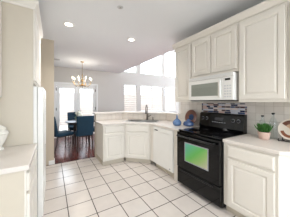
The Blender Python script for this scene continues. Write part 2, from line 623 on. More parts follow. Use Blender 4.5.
# french door
dr = sroot('door_1', ((DX0 + DX1) / 2, YW + 0.06, 0))
dw = (DX1 - DX0) / 2
fr = MB()
fr.box(-dw - 0.07, -0.075, 0, -dw, -0.06, DZ + 0.07, 0.003).box(dw, -0.075, 0, dw + 0.07, -0.06, DZ + 0.07, 0.003)
fr.box(-dw, -0.075, DZ, dw, -0.06, DZ + 0.07, 0.003)
fr.box(-dw, -0.058, 0, -dw + 0.02, 0.09, DZ).box(dw - 0.02, -0.058, 0, dw, 0.09, DZ).box(-dw + 0.02, -0.058, DZ - 0.02, dw - 0.02, 0.09, DZ)
fr.build('door_frame', M['trim'], dr)
for sgn in (-1, 1):
    x0 = -dw + 0.022 if sgn < 0 else 0.003
    x1 = -0.003 if sgn < 0 else dw - 0.022
    l = MB()
    st = 0.115
    l.box(x0, -0.045, 0.01, x0 + st, 0.0, DZ - 0.024, 0.003).box(x1 - st, -0.045, 0.01, x1, 0.0, DZ - 0.024, 0.003)
    l.box(x0 + st, -0.045, 0.01, x1 - st, 0.0, 0.25, 0.003).box(x0 + st, -0.045, DZ - 0.17, x1 - st, 0.0, DZ - 0.024, 0.003)
    leaf = l.build('door_leaf', M['trim'], dr)
    MB().box(x0 + st, -0.026, 0.25, x1 - st, -0.020, DZ - 0.17).build('door_pane', M['glass'], leaf)
    hx = x0 - 0.004 if sgn < 0 else x1 - 0.008
    for z in (0.25, 1.05, 1.82):
        MB().box(hx - 0.006, -0.062, z, hx + 0.018, -0.045, z + 0.1, 0.002).build('hinge', M['iron'], leaf)
MB().tube([(0.06, -0.045, 1.0), (0.06, -0.085, 1.0), (0.16, -0.09, 1.0)], 0.010, 8).lathe([(0.026, 0), (0.026, 0.008)], 0, 0, 0, 16,
    Matrix.Translation((0.06, -0.046, 1.0)) @ Matrix.Rotation(PI / 2, 4, 'X')).build('door_handle', M['bronze'], dr)

# outside
struct('ground_patio', MB().box(-8, YW + 0.16, -0.2, 16, 14, -0.03), M['patio'])
struct('ground_garden', MB().box(-8, -14, -0.2, 16, -2.72, -0.03), M['grass_out'])
tag(MB().box(-6, 10.4, -0.03, 14, 10.5, 1.95).build('garden_fence', M['fence']), 'pale horizontal board fence beyond the french doors', 'fence')

# ---------------------------------------------------------------- cabinets (local frame: width +x, front at y=0, depth +y)
R_RIGHT, R_LEFT, R_DIAG = -PI / 2, PI / 2, -PI / 4


def door_panel(name, x0, z0, x1, z1, parent, m=None, fw=0.055):
    return MB().rings_panel(x0, z0, x1, z1, -0.0005, ((0, -0.017), (0.003, -0.020), (fw, -0.020), (fw + 0.007, -0.011), (fw + 0.014, -0.011), (fw + 0.034, -0.019))
                            ).build(name, m or M['cab'], parent)


def drawer_front(x0, z0, x1, z1, parent, m=None):
    return MB().rings_panel(x0, z0, x1, z1, -0.0005, ((0, -0.012), (0.010, -0.019), (0.016, -0.020))).build('drawer', m or M['cab'], parent)


def base_cabinet(label, loc, rot, w, depth, doors=1, drawers=1, m=None, ex=0.02, top=0.872, toe_ends=(0, 0), name='base_cabinet'):
    t = thing(name, label, 'cabinet', loc, rot)
    m = m or M['cab']
    MB().box(0, 0, 0.10, w, depth, top, 0.002).build('body', m, t)
    MB().box(toe_ends[0], 0.055, 0, w - toe_ends[1], depth - 0.01, 0.10).build('toe_kick', M['toe'], t)
    if drawers:
        dwid = (w - ex * (drawers + 1)) / drawers
        for k in range(drawers):
            x = ex + k * (dwid + ex)
            drawer_front(x, top - 0.165, x + dwid, top - 0.03, t, m)
    zt = top - 0.19 if drawers else top - 0.03
    dwid = (w - ex * (doors + 1)) / doors
    for k in range(doors):
        x = ex + k * (dwid + ex)
        door_panel('door', x, 0.125, x + dwid, zt, t, m)
    return t


XF = 1.84
# peninsula, facing the camera side
base_cabinet('cream base cabinet with one drawer at the open end of the peninsula', (0.925, 3.23, 0), 0, 1.42 - 0.925, 0.61, 1, 1, ex=0.03)
# corner sink base set at 45 degrees
dl = (1.84 - 1.42) * math.sqrt(2)
sb = thing('base_cabinet', 'cream corner sink cabinet set at an angle under the sink', 'cabinet', (1.42, 3.23, 0), R_DIAG)
c45 = math.cos(PI / 4)


def to_local(px, py):
    dx, dy = px - 1.42, py - 3.23
    return (dx * c45 - dy * c45, dx * c45 + dy * c45)


poly = [to_local(*p) for p in ((1.422, 3.228), (1.838, 2.812), (2.445, 2.812), (2.445, 3.0), (1.61, 3.838), (1.422, 3.838))]
MB().prism(poly, 0.10, 0.70).box(0.004, 0, 0.70, dl - 0.004, 0.03, 0.872).build('body', M['cab'], sb)
poly = [to_local(*p) for p in ((1.47, 3.26), (1.875, 2.855), (2.42, 2.855), (2.42, 2.98), (1.6, 3.80), (1.47, 3.80))]
MB().prism(poly, 0, 0.10).build('toe_kick', M['toe'], sb)
drawer_front(0.035, 0.707, dl - 0.035, 0.842, sb)
door_panel('door', 0.035, 0.125, dl - 0.035, 0.682, sb)

# dishwasher
YD0 = 2.70
# narrow filler beside the corner, part of the sink cabinet run
tag(MB().box(XF, 2.662, 0.10, XF + 0.02, 2.808, 0.872, 0.002).build('cabinet_filler', M['cab']), 'narrow cream filler panel between corner sink cabinet and dishwasher', 'cabinet')
d = thing('dishwasher', 'white built-in dishwasher under the counter left of the black range', 'dishwasher', (XF, 2.655, 0), R_RIGHT)
W = 2.655 - 2.035
MB().box(0.0, 0.0, 0.11, W, 0.58, 0.868, 0.002).build('body', M['white_app'], d)
dd = MB().box(0.006, -0.028, 0.115, W - 0.006, -0.001, 0.862, 0.008).build('door', M['white_app'], d)
MB().box(0.07, -0.034, 0.795, 0.17, -0.0285, 0.815, 0.002).build('nameplate', M['dark'], dd)
MB().box(0.20, -0.040, 0.79, W - 0.10, -0.0285, 0.806, 0.004).build('handle', M['white_app'], dd)
MB().lathe([(0.010, 0), (0.010, 0.003)], 0, 0, 0, 16, Matrix.Translation((W - 0.08, -0.028, 0.16)) @ Matrix.Rotation(PI / 2, 4, 'X')).build('badge', M['dark'], dd)
MB().box(0.01, 0.05, 0.0, W - 0.01, 0.5, 0.11).build('toe_kick', M['toe'], d)
tag(MB().box(XF - 0.002, 1.945, 0.0, XF + 0.6, 2.030, 0.872, 0.002).build('cabinet_filler', M['cab']), 'narrow cream panel between dishwasher and black range', 'cabinet')

# range
RG_Y, RG_W = 1.893, 0.765
rg = thing('range', 'black freestanding electric range with green-tinted oven window', 'stove', (1.815, RG_Y, 0), R_RIGHT)
MB().box(0.003, 0.02, 0.03, RG_W - 0.003, 0.60, 0.895, 0.003).build('body', M['black_satin'], rg)
for sx in (0.04, RG_W - 0.08):
    for sy in (0.05, 0.52):
        MB().lathe([(0.022, 0), (0.022, 0.012), (0.012, 0.014), (0.012, 0.03)], sx + 0.02, sy + 0.02, 0, 12).build('foot', M['dark'], rg)
ct = MB().box(0, -0.005, 0.895, RG_W, 0.60, 0.918, 0.006).build('cooktop', M['black'], rg)
for bx, by, br in ((0.20, 0.16, 0.105), (0.57, 0.16, 0.085), (0.20, 0.42, 0.08), (0.57, 0.42, 0.105)):
    b = MB()
    for r in (br, br * 0.6):
        b.lathe([(r - 0.004, 0), (r - 0.004, 0.0006), (r, 0.0006), (r, 0)], bx, by, 0.9182, 32)
    b.build('burner_ring', M['burner'], ct)
bgp = MB()
prof = [(0.53, 0.918), (0.52, 0.955), (0.548, 1.175), (0.57, 1.19), (0.625, 1.19), (0.625, 0.90), (0.60, 0.90)]
a = [bgp.bm.verts.new((0.0, y, z)) for y, z in prof]
b = [bgp.bm.verts.new((RG_W, y, z)) for y, z in prof]
for i in range(len(prof)):
    j = (i + 1) % len(prof)
    bgp.bm.faces.new((a[i], a[j], b[j], b[i]))
bgp.bm.faces.new(a)
bgp.bm.faces.new(list(reversed(b)))
bk = bgp.build('control_panel', M['black'], rg)
tilt = Matrix.Rotation(-math.atan2(0.028, 0.235), 4, 'X')
for kx in (0.07, 0.15, 0.61, 0.69):
    mt = Matrix.Translation((kx, 0.5355, 1.09)) @ tilt @ Matrix.Rotation(PI / 2, 4, 'X')
    MB().lathe([(0.021, 0), (0.021, 0.012), (0.017, 0.022), (0.0, 0.022)], 0, 0, 0, 20, mt).build('knob', M['black_satin'], bk, True)
    MB().box(-0.0015, 0.002, 0.0222, 0.0015, 0.017, 0.0232, mtx=mt).build('knob_mark', M['grey_print'], bk)
    MB().lathe([(0.026, 0.0003), (0.026, 0.0012), (0.028, 0.0012), (0.028, 0.0003)], 0, 0, 0, 20, mt).build('knob_ring', M['grey_print'], bk)
mt = Matrix.Translation((0.38, 0.5355, 1.09)) @ tilt
MB().box(-0.075, -0.003, -0.022, 0.075, 0.003, 0.028, 0.002, mtx=mt).build('clock_display', M['burner'], bk)
g = MB()
for k in range(6):
    g.box(-0.12 + k * 0.042, -0.003, -0.055, -0.095 + k * 0.042, 0.001, -0.045, mtx=mt)
g.build('buttons', M['grey_print'], bk)
# oven door
od = MB().box(0.006, -0.042, 0.318, RG_W - 0.006, 0.018, 0.888, 0.006).build('oven_door', M['black'], rg)
wx0, wx1, wz0, wz1 = RG_Y - 1.700, RG_Y - 1.305, 0.468, 0.735
fw = MB()
for q in ((wx0 - 0.014, wz0 - 0.014, wx0, wz1 + 0.014), (wx1, wz0 - 0.014, wx1 + 0.014, wz1 + 0.014), (wx0, wz0 - 0.014, wx1, wz0), (wx0, wz1, wx1, wz1 + 0.014)):
    fw.box(q[0], -0.046, q[1], q[2], -0.0422, q[3])
fw.build('window_trim', M['grey_print'], od)
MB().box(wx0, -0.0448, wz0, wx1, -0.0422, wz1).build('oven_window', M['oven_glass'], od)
h = MB().tube([(0.05, -0.085, 0.835), (RG_W - 0.05, -0.085, 0.835)], 0.013, 10)
h.box(0.055, -0.085, 0.826, 0.08, -0.0425, 0.846, 0.003).box(RG_W - 0.08, -0.085, 0.826, RG_W - 0.055, -0.0425, 0.846, 0.003)
h.build('oven_handle', M['black_satin'], od)
dw_ = MB().box(0.006, -0.036, 0.06, RG_W - 0.006, 0.018, 0.308, 0.008).build('storage_drawer', M['black'], rg)
MB().box(0.10, -0.052, 0.268, RG_W - 0.10, -0.037, 0.288, 0.005).build('drawer_pull', M['black_satin'], dw_)

# right-hand base cabinet ending in a clipped corner
rb = thing('base_cabinet', 'cream base cabinet right of the black range, clipped far corner', 'cabinet', (XF, 1.118, 0), R_RIGHT)
w2 = 1.118 - 0.575
MB().prism([(0, 0), (w2, 0), (w2 + 0.61, 0.605), (0, 0.605)], 0.10, 0.872).build('body', M['cab'], rb)
MB().prism([(0, 0.055), (w2 - 0.02, 0.055), (w2 + 0.5, 0.59), (0, 0.59)], 0, 0.10).build('toe_kick', M['toe'], rb)
drawer_front(0.055, 0.707, w2 - 0.03, 0.842, rb)
door_panel('door', 0.055, 0.125, w2 - 0.03, 0.682, rb)
pst = MB().tube([(w2 - 0.004, 0.008, 0.10), (w2 - 0.004, 0.008, 0.872)], 0.014, 10).build('corner_post', M['cab'], rb)

# countertops
CT0, CT1 = 0.874, 0.914
sink_c = Vector((1.865, 3.185))
ux, uy = Vector((c45, -c45)), Vector((c45, c45))


def sp_(a, b):
    p = sink_c + ux * a + uy * b
    return (p.x, p.y)


hole = [sp_(-0.39, -0.20), sp_(0.39, -0.20), sp_(0.39, 0.20), sp_(-0.39, 0.20)]
mb = MB().prism([(0.895, 3.205), (1.41, 3.205), (1.815, 2.80), (1.815, 1.899), (2.448, 1.899), (2.448, 3.005), (1.61, 3.845), (0.895, 3.845)], CT0, CT1, [hole])
cto = mb.build('countertop', M['counter'])
bv = cto.modifiers.new('edge', 'BEVEL')
bv.width = 0.008
bv.segments = 3
bv.limit_method = 'ANGLE'
tag(cto, 'off-white countertop wrapping the peninsula and holding the sink', 'countertop')
cto = MB().prism([(1.815, 1.122), (2.448, 1.122), (2.448, -0.075), (1.815, 0.56)], CT0, CT1).build('countertop', M['counter'])
bv = cto.modifiers.new('edge', 'BEVEL')
bv.width = 0.008
bv.segments = 3
tag(cto, 'off-white countertop right of the range, carrying the potted plant', 'countertop')
cto = MB().box(-0.795, 1.40, CT0, -0.145, 2.098, CT1).build('countertop', M['counter'])
bv = cto.modifiers.new('edge', 'BEVEL')
bv.width = 0.008
bv.segments = 3
tag(cto, 'off-white countertop on the left, carrying the white urn', 'countertop')
# raised bar ledge
led = [(PX0 - 0.05, 3.82), (1.607, 3.82), (XW - 0.02, 2.993), (XW - 0.02, 2.57), (XW + 0.17, 2.57), (XW + 0.17, 3.16), (1.70, 4.12), (PX0 - 0.05, 4.12)]
lo = MB().prism(led, 1.077, 1.112).build('bar_ledge', M['counter'])
bv = lo.modifiers.new('edge', 'BEVEL')
bv.width = 0.01
bv.segments = 3
tag(lo, 'raised off-white bar ledge on the half wall behind the sink', 'countertop')

# sink
sk = thing('sink', 'dark double bowl sink set in the angled corner counter', 'sink', (sink_c.x, sink_c.y, CT1), R_DIAG)
s = MB()
# rim and two bowls as shells in the local frame
def bowl(mb, x0, x1, y0, y1, d):
    t = 0.004
    mb.box(x0, y0, -d, x1, y1, -d + t)
    mb.box(x0, y0, -d, x0 + t, y1, 0.0).box(x1 - t, y0, -d, x1, y1, 0.0).box(x0, y0, -d, x1, y0 + t, 0.0).box(x0, y1 - t, -d, x1, y1, 0.0)


for nm, x0, x1 in (('bowl', -0.365, -0.015), ('bowl', 0.015, 0.365)):
    q = MB()
    bowl(q, x0, x1, -0.185, 0.185, 0.18)
    ob = q.build(nm, M['steel'], sk)
    MB().lathe([(0.03, 0), (0.035, 0.003)], (x0 + x1) / 2, 0, -0.176, 16).build('drain', M['dark'], ob)
q = MB()
q.prism([(-0.41, -0.215), (0.41, -0.215), (0.41, 0.207), (-0.41, 0.207)], 0.0005, 0.008,
        [[(-0.362, -0.182), (-0.018, -0.182), (-0.018, 0.182), (-0.362, 0.182)], [(0.018, -0.182), (0.362, -0.182), (0.362, 0.182), (0.018, 0.182)]])
q.build('rim', M['steel'], sk)

# faucet
fp = sink_c + uy * 0.238 + ux * 0.065
fa = thing('faucet', 'bronze gooseneck faucet rising behind the sink', 'faucet', (fp.x, fp.y, CT1), R_DIAG)
MB().lathe([(0.028, 0), (0.028, 0.012), (0.022, 0.02), (0.018, 0.10), (0.016, 0.16)], n=20).build('base', M['bronze'], fa, True)
pts = [(0, 0, 0.15)] + [(0, 0, 0.30)] + [(0, -0.075 + 0.075 * math.cos(t), 0.30 + 0.085 * math.sin(t)) for t in [PI * k / 10 for k in range(1, 11)]] + [(0, -0.15, 0.22)]
MB().tube(pts, 0.011, 10).build('spout', M['bronze'], fa, True)
MB().tube([(0, -0.15, 0.25), (0, -0.15, 0.17)], 0.016, 12).build('spray_head', M['bronze'], fa, True)
MB().tube([(0.018, 0, 0.08), (0.06, 0, 0.10), (0.10, 0, 0.135)], 0.008, 8).build('lever', M['bronze'], fa, True)
fp = sink_c + uy * 0.238 + ux * 0.215
so = thing('soap_dispenser', 'small dark soap dispenser beside the faucet', 'soap dispenser', (fp.x, fp.y, CT1), R_DIAG)
MB().lathe([(0.02, 0), (0.02, 0.008), (0.012, 0.012), (0.012, 0.06)], n=16).build('base', M['bronze'], so, True)
MB().tube([(0, 0, 0.055), (0, 0, 0.08), (0, -0.06, 0.078)], 0.007, 8).build('nozzle', M['bronze'], so, True)

# upper cabinets
XU = 2.112
ZU0, ZU1 = 1.376, 2.44


def upper(label, y_left, w, z0, z1, doors, name='wall_cabinet', ex=0.012):
    t = thing(name, label, 'cabinet', (XU, y_left, z0), R_RIGHT)
    MB().box(0, 0, 0, w, XW - XU - 0.012, z1 - z0, 0.002).build('body', M['cab'], t)
    dwid = (w - ex * (doors + 1)) / doors
    for k in range(doors):
        x = ex + k * (dwid + ex)
        door_panel('door', x, 0.035, x + dwid, z1 - z0 - 0.035, t)
    return t


upper('narrow cream wall cabinet at the window end of the run', 2.29, 0.408, ZU0, ZU1, 1)
upper('short cream two-door wall cabinet above the microwave', 1.88, 0.80, 1.79, ZU1, 2, ex=0.022)
upper('tall cream wall cabinet right of the microwave, above the potted plant', 1.078, 0.492, ZU0, ZU1, 1, ex=0.018)
upper('cream wall cabinet cut off by the right edge of the photo', 0.584, 0.55, ZU0, ZU1, 1, ex=0.018)


def crown_profile(path_y0, path_y1, xface, zb, direction, name, label=None, extra=None):
    pr = [(0, 0), (0.012, 0.0), (0.016, 0.018), (0.045, 0.055), (0.05, 0.075), (0.05, 0.085), (-0.10, 0.085), (-0.10, 0.0)]
    mb = MB()
    a = [mb.bm.verts.new((xface + direction * p, path_y0, zb + z)) for p, z in pr]
    b = [mb.bm.verts.new((xface + direction * p, path_y1, zb + z)) for p, z in pr]
    n = len(pr)
    for i in range(n):
        j = (i + 1) % n
        mb.bm.faces.new((a[i], a[j], b[j], b[i]))
    mb.bm.faces.new(a)
    mb.bm.faces.new(list(reversed(b)))
    return mb.build(name, M['cab'])


cr = crown_profile(2.34, 0.034, XU, ZU1 + 0.001, -1, 'crown_molding')
tag(cr, 'cream crown molding along the tops of the right wall cabinets', 'molding')

# microwave
mw = thing('microwave', 'white over-the-range microwave above the black range', 'microwave', (2.035, 1.868, 1.392), R_RIGHT)
MWW, MWH = 0.76, 0.385
MB().box(0, 0.022, 0.012, MWW, 0.40, MWH, 0.004).build('body', M['white_app'], mw)
MB().box(0.01, 0.03, 0.0, MWW - 0.01, 0.40, 0.0115).build('underside', M['dark'], mw)
md = MB().box(0.0, -0.006, 0.014, 0.618, 0.021, MWH - 0.055, 0.007).build('door', M['white_app'], mw)
MB().box(0.060, -0.0085, 0.075, 0.545, -0.0062, MWH - 0.115).build('door_window', M['mw_window'], md)
g = MB()
for k in range(9):
    g.box(0.080, -0.0098, 0.095 + k * 0.0135, 0.525, -0.0087, 0.0975 + k * 0.0135)
g.build('window_mesh', M['mesh_lines'], md)
MB().box(0.570, -0.032, 0.05, 0.597, -0.0062, MWH - 0.09, 0.009).build('handle', M['white_app'], md)
cp = MB().box(0.622, -0.004, 0.014, MWW, 0.021, MWH - 0.055, 0.006).build('control_panel', M['white_app'], mw)
MB().box(0.650, -0.0065, MWH - 0.105, 0.725, -0.0042, MWH - 0.075).build('clock_display', M['dark'], cp)
kb = MB()
for i in range(3):
    for j in range(5):
        kb.box(0.640 + i * 0.036, -0.0060, 0.05 + j * 0.037, 0.664 + i * 0.036, -0.0042, 0.068 + j * 0.037, 0.0008)
kb.build('keypad', M['grille'], cp)
vg = MB().box(0, -0.004, MWH - 0.050, MWW, 0.021, MWH, 0.004).build('vent_grille', M['white_app'], mw)
g = MB()
for k in range(3):
    g.box(0.03, -0.0052, MWH - 0.038 + k * 0.012, MWW - 0.03, -0.0042, MWH - 0.034 + k * 0.012)
g.build('vent_slots', M['grille'], vg)

# mosaic strip on the wall behind the range
MO = MB().box(XW - 0.018, 1.135, 1.16, XW - 0.0102, 1.92, 1.355)
mo = MO.build('mosaic_panel', M['mosaic'])
tag(mo, 'blue, pink and pearl mosaic tile strip behind the range', 'tile panel')

# ---------------------------------------------------------------- left side
XL = -0.165
lc = base_cabinet('cream base cabinet with drawers under the left countertop', (XL - 0.001, 1.425, 0), R_LEFT, 2.098 - 1.425, 0.62, 2, 2, ex=0.012)
MB().box(-0.006, 0.012, 0.10, -0.0005, 0.612, 0.872).build('end_panel', M['cab_tan'], lc)

# left wall cabinet
lu = thing('wall_cabinet', 'cream wall cabinet above the white urn at the left edge', 'cabinet', (-0.46, 1.318, 1.385), R_LEFT)
MB().box(0, 0, 0, 0.775, 0.33, 1.055, 0.002).build('body', M['cab_tan'], lu)
for k in range(2):
    door_panel('door', 0.012 + k * 0.38, 0.04, 0.38 + k * 0.38, 1.02, lu)

# refrigerator enclosure
en = thing('refrigerator_cabinet', 'tan end panel and cabinet surrounding the white refrigerator', 'cabinet', (-0.185, 2.10, 0), R_LEFT)
MB().box(0.0, 0.0, 0.0, 0.02, 0.605, 2.44, 0.001).build('end_panel', M['cab_tan'], en)
MB().box(0.93, 0.0, 0.0, 0.95, 0.61, 2.44, 0.001).build('end_panel', M['cab_tan'], en)
MB().box(0.021, 0.0, 1.60, 0.929, 0.61, 2.44, 0.001).build('body', M['cab'], en)
for k in range(2):
    door_panel('door', 0.012 + k * 0.462, 1.62, 0.012 + k * 0.462 + 0.452, 2.41, en)
pr = [(0, 0), (0.012, 0.0), (0.016, 0.018), (0.045, 0.055), (0.05, 0.075), (0.05, 0.085), (-0.05, 0.085), (-0.05, 0.0)]
mbc = MB()
def sweep(mb, path, z0, profile):
    """Sweep an outward/height profile along a 2-D open path; outward is to the right of travel."""
    n = len(path)
    rows = []
    for i, p in enumerate(path):
        p = Vector(p)
        if i == 0:
            d = (Vector(path[1]) - p).normalized(); nrm = Vector((d.y, -d.x)); k = 1
        elif i == n - 1:
            d = (p - Vector(path[i - 1])).normalized(); nrm = Vector((d.y, -d.x)); k = 1
        else:
            d1 = (p - Vector(path[i - 1])).normalized(); d2 = (Vector(path[i + 1]) - p).normalized()
            n1, n2 = Vector((d1.y, -d1.x)), Vector((d2.y, -d2.x))
            nrm = (n1 + n2).normalized(); k = 1 / max(0.2, nrm.dot(n1))
        rows.append([mb.bm.verts.new((p.x + nrm.x * o * k, p.y + nrm.y * o * k, z0 + z)) for o, z in profile])
    m_ = len(profile)
    for a, b in zip(rows, rows[1:]):
        for i in range(m_):
            j = (i + 1) % m_
            mb.bm.faces.new((a[i], a[j], b[j], b[i]))
    mb.bm.faces.new(rows[0])
    mb.bm.faces.new(list(reversed(rows[-1])))


# path in the enclosure's local frame (front faces -y): left end return, front, right end
sweep(mbc, [(0.0, 0.27), (0.0, -0.001), (0.95, -0.001), (0.95, 0.60)], 2.41, pr)
crn = mbc.build('crown_molding', M['cab'], en)

# refrigerator
rf = thing('refrigerator', 'white refrigerator in the tan enclosure beside the left counter', 'refrigerator', (-0.150, 2.125, 0), R_LEFT)
MB().box(0.005, 0.0, 0.04, 0.895, 0.60, 1.555, 0.006).build('body', M['white_app'], rf)
for x0, x1 in ((0.004, 0.396), (0.400, 0.896)):
    dd = MB().box(x0, -0.058, 0.04, x1, -0.002, 1.552, 0.010, seg=3).build('door', M['white_app'], rf)
    hx = x1 - 0.035 if x0 < 0.1 else x0 + 0.012
    MB().box(hx, -0.066, 0.80, hx + 0.022, -0.0585, 1.40, 0.003).build('handle', M['white_app'], dd)
MB().box(0.01, -0.035, 0.0, 0.89, 0.3, 0.035).build('grille', M['white_app'], rf)

# urn
ur = thing('urn', 'white lidded ceramic urn on the left countertop', 'urn', (-0.450, 1.985, CT1 + 0.0008))
ur.scale = (0.9, 0.9, 1.15)
MB().lathe([(0.0, 0), (0.048, 0), (0.050, 0.012), (0.034, 0.022), (0.036, 0.034), (0.060, 0.065), (0.078, 0.105), (0.086, 0.140), (0.084, 0.155), (0.064, 0.166), (0.066, 0.174), (0.0, 0.174)], n=32).build('body', M['urn'], ur, True)
MB().lathe([(0.0, 0.1745), (0.070, 0.1745), (0.070, 0.181), (0.048, 0.197), (0.020, 0.210), (0.010, 0.216), (0.016, 0.226), (0.015, 0.238), (0.0, 0.246)], n=32).build('lid', M['urn'], ur, True)
MB().lathe([(0.084, 0.128), (0.091, 0.134), (0.091, 0.142), (0.084, 0.148)], n=32).build('band', M['urn'], ur, True)

# ---------------------------------------------------------------- items on the right counters
# blue vases and brown plate
v = thing('vase', 'small round blue bottle vase, left of the pair by the range', 'vase', (2.10, 2.235, CT1 + 0.001))
MB().lathe([(0.0, 0), (0.055, 0), (0.078, 0.02), (0.086, 0.05), (0.076, 0.085), (0.042, 0.118), (0.018, 0.135), (0.015, 0.180), (0.024, 0.198), (0.016, 0.198), (0.0, 0.19)], n=28).build('body', M['blueglass'], v, True)
MB().lathe([(0.0185, 0), (0.0205, 0.004), (0.0185, 0.009)], 0, 0, 0.142, 20).build('neck_ring', M['navyglass'], v, True)
v = thing('vase', 'squat navy speckled vase in front of the round brown plate', 'vase', (2.225, 2.055, CT1 + 0.001))
MB().lathe([(0.0, 0), (0.070, 0), (0.096, 0.018), (0.102, 0.045), (0.086, 0.085), (0.040, 0.105), (0.022, 0.115), (0.020, 0.130), (0.028, 0.142), (0.022, 0.142), (0.0, 0.136)], n=28).build('body', M['navyglass'], v, True)
MB().lathe([(0.0235, 0), (0.0255, 0.004), (0.0235, 0.009)], 0, 0, 0.118, 20).build('neck_ring', M['blueglass'], v, True)
pl = thing('decorative_plate', 'round mottled brown plate leaning on the backsplash left of the range', 'plate', (2.398, 2.135, CT1 + 0.001), 0)
mt = Matrix.Translation((0, 0, 0.152)) @ Matrix.Rotation(math.radians(-80), 4, 'Y')
MB().lathe([(0.0, 0), (0.07, 0), (0.075, 0.004), (0.135, 0.016), (0.15, 0.024), (0.147, 0.027), (0.13, 0.021), (0.07, 0.007), (0.0, 0.005)], 0, 0, 0, 36, mt).build('body', M['brownpot'], pl, True)
MB().lathe([(0.055, 0.0072), (0.055, 0.0088), (0.062, 0.0088), (0.062, 0.0072)], 0, 0, 0, 36, mt).build('inner_ring', M['navyglass'], pl)

# plant
pp = thing('potted_plant', 'leafy green plant in a pale terracotta pot on the counter', 'plant', (2.245, 0.845, CT1 + 0.001))
MB().lathe([(0.0, 0), (0.048, 0), (0.052, 0.006), (0.063, 0.070), (0.066, 0.092), (0.061, 0.092), (0.058, 0.080), (0.0, 0.080)], n=28).build('pot', M['pot'], pp, True)
MB().lathe([(0.0, 0), (0.056, 0), (0.054, 0.006), (0.0, 0.008)], 0, 0, 0.0805, 24).build('soil', M['soil'], pp)
lf = MB()
for k in range(380):
    an = random.uniform(0, 2 * PI)
    r0 = random.uniform(0, 0.05)
    lean = random.uniform(0.05, 0.42) * (0.3 + r0 / 0.05)
    L = random.uniform(0.06, 0.125)
    base = Vector((r0 * math.cos(an), r0 * math.sin(an), 0.084))
    d = Vector((math.sin(lean) * math.cos(an), math.sin(lean) * math.sin(an), math.cos(lean)))
    side = d.cross(Vector((random.uniform(-1, 1), random.uniform(-1, 1), 0.3))).normalized() * random.uniform(0.004, 0.008)
    tip = base + d * L
    mid = base + d * L * 0.6
    th = side.cross(d).normalized() * 0.001
    vs = [lf.bm.verts.new(p) for p in (base, mid + side, tip, mid - side, mid + th * 2)]
    lf.bm.faces.new((vs[0], vs[1], vs[4]))
    lf.bm.faces.new((vs[1], vs[2], vs[4]))
    lf.bm.faces.new((vs[2], vs[3], vs[4]))
    lf.bm.faces.new((vs[3], vs[0], vs[4]))
lf.build('foliage', M['leaf'], pp)

# glass bottles
for lab, x, y, hgt in (('shorter clear bottle with black stopper, behind the plant on the left', 2.385, 0.915, 0.285), ('taller clear bottle with black stopper, between plant and painted plate', 2.385, 0.80, 0.325)):
    b = thing('glass_bottle', lab, 'bottle', (x, y, CT1 + 0.001), 0, 'stoppered clear bottles on the right counter')
    s = hgt
    MB().lathe([(0.0, 0), (0.038, 0), (0.042, 0.01), (0.042, s * 0.62), (0.030, s * 0.74), (0.014, s * 0.82), (0.013, s * 0.92), (0.0, s * 0.92)], n=24).build('body', M['bottle_glass'], b, True)
    MB().lathe([(0.0, 0), (0.011, 0), (0.011, s * 0.02), (0.018, s * 0.035), (0.016, s * 0.075), (0.0, s * 0.08)], 0, 0, s * 0.921, 16).build('stopper', M['stopper'], b, True)

# painted plate on iron easel
EA = (2.345, 0.612, CT1 + 0.001)
ea = thing('plate_easel', 'black wrought iron plate easel with scrolled feet on the counter', 'plate stand', EA, math.radians(-12))
fr = MB()
for y in (-0.055, 0.055):
    fr.tube([(-0.09, y * 1.5, 0.030), (-0.100, y * 1.5, 0.018), (-0.090, y * 1.48, 0.006), (-0.070, y * 1.4, 0.012), (-0.02, y, 0.016), (0.02, y * 0.7, 0.02), (0.055, y * 0.4, 0.18)], 0.0055, 8)
    fr.tube([(-0.045, y * 1.2, 0.012), (-0.048, y * 1.2, 0.045)], 0.0045, 8)
fr.tube([(-0.02, -0.055, 0.016), (-0.02, 0.055, 0.016)], 0.0055, 8)
fr.tube([(-0.070, -0.078, 0.012), (-0.070, 0.078, 0.012)], 0.0055, 8)
fr.build('frame', M['iron'], ea)
MB().tube([(0.055, 0, 0.18), (0.085, 0, 0.006)], 0.0045, 8).build('strut', M['iron'], ea)
pl = thing('decorative_plate', 'brown and cream painted plate propped on the black easel', 'plate', (EA[0], EA[1], CT1 + 0.018), math.radians(-12))
mt = Matrix.Translation((-0.012, 0, 0.128)) @ Matrix.Rotation(math.radians(-74), 4, 'Y')
MB().lathe([(0.0, 0), (0.06, 0), (0.065, 0.004), (0.105, 0.012), (0.122, 0.020), (0.119, 0.023), (0.104, 0.017), (0.06, 0.007), (0.0, 0.005)], 0, 0, 0, 40, mt).build('body', M['cream_glaze'], pl, True)


def disc_sector(a0, a1, r0, r1, h, m, nm):
    """Painted band on the plate: a thin glaze patch following the dish."""
    q = MB()
    n = 20

    def hz_(r):
        return 0.0055 + (0.0125 * max(0, r - 0.06) / 0.046)
    rows = []
    for i in range(n + 1):
        an = math.radians(a0 + (a1 - a0) * i / n)
        rows.append([q.bm.verts.new(mt @ Vector((r * math.cos(an), r * math.sin(an), hz_(r) + dz))) for r, dz in ((r0, h), (r1, h), (r1, 0), (r0, 0))])
    for a_, b_ in zip(rows, rows[1:]):
        for k in range(4):
            j = (k + 1) % 4
            q.bm.faces.new((a_[k], a_[j], b_[j], b_[k]))
    q.bm.faces.new(rows[0])
    q.bm.faces.new(list(reversed(rows[-1])))
    q.build(nm, m, pl)


# disc x axis points up the plate, y across it
disc_sector(-62, 58, 0.062, 0.104, 0.0016, M['brownpot'], 'painted_band')
disc_sector(-95, 60, 0.006, 0.0615, 0.0016, M['tan_glaze'], 'painted_band')
disc_sector(110, 215, 0.070, 0.100, 0.0016, M['rust_glaze'], 'painted_band')

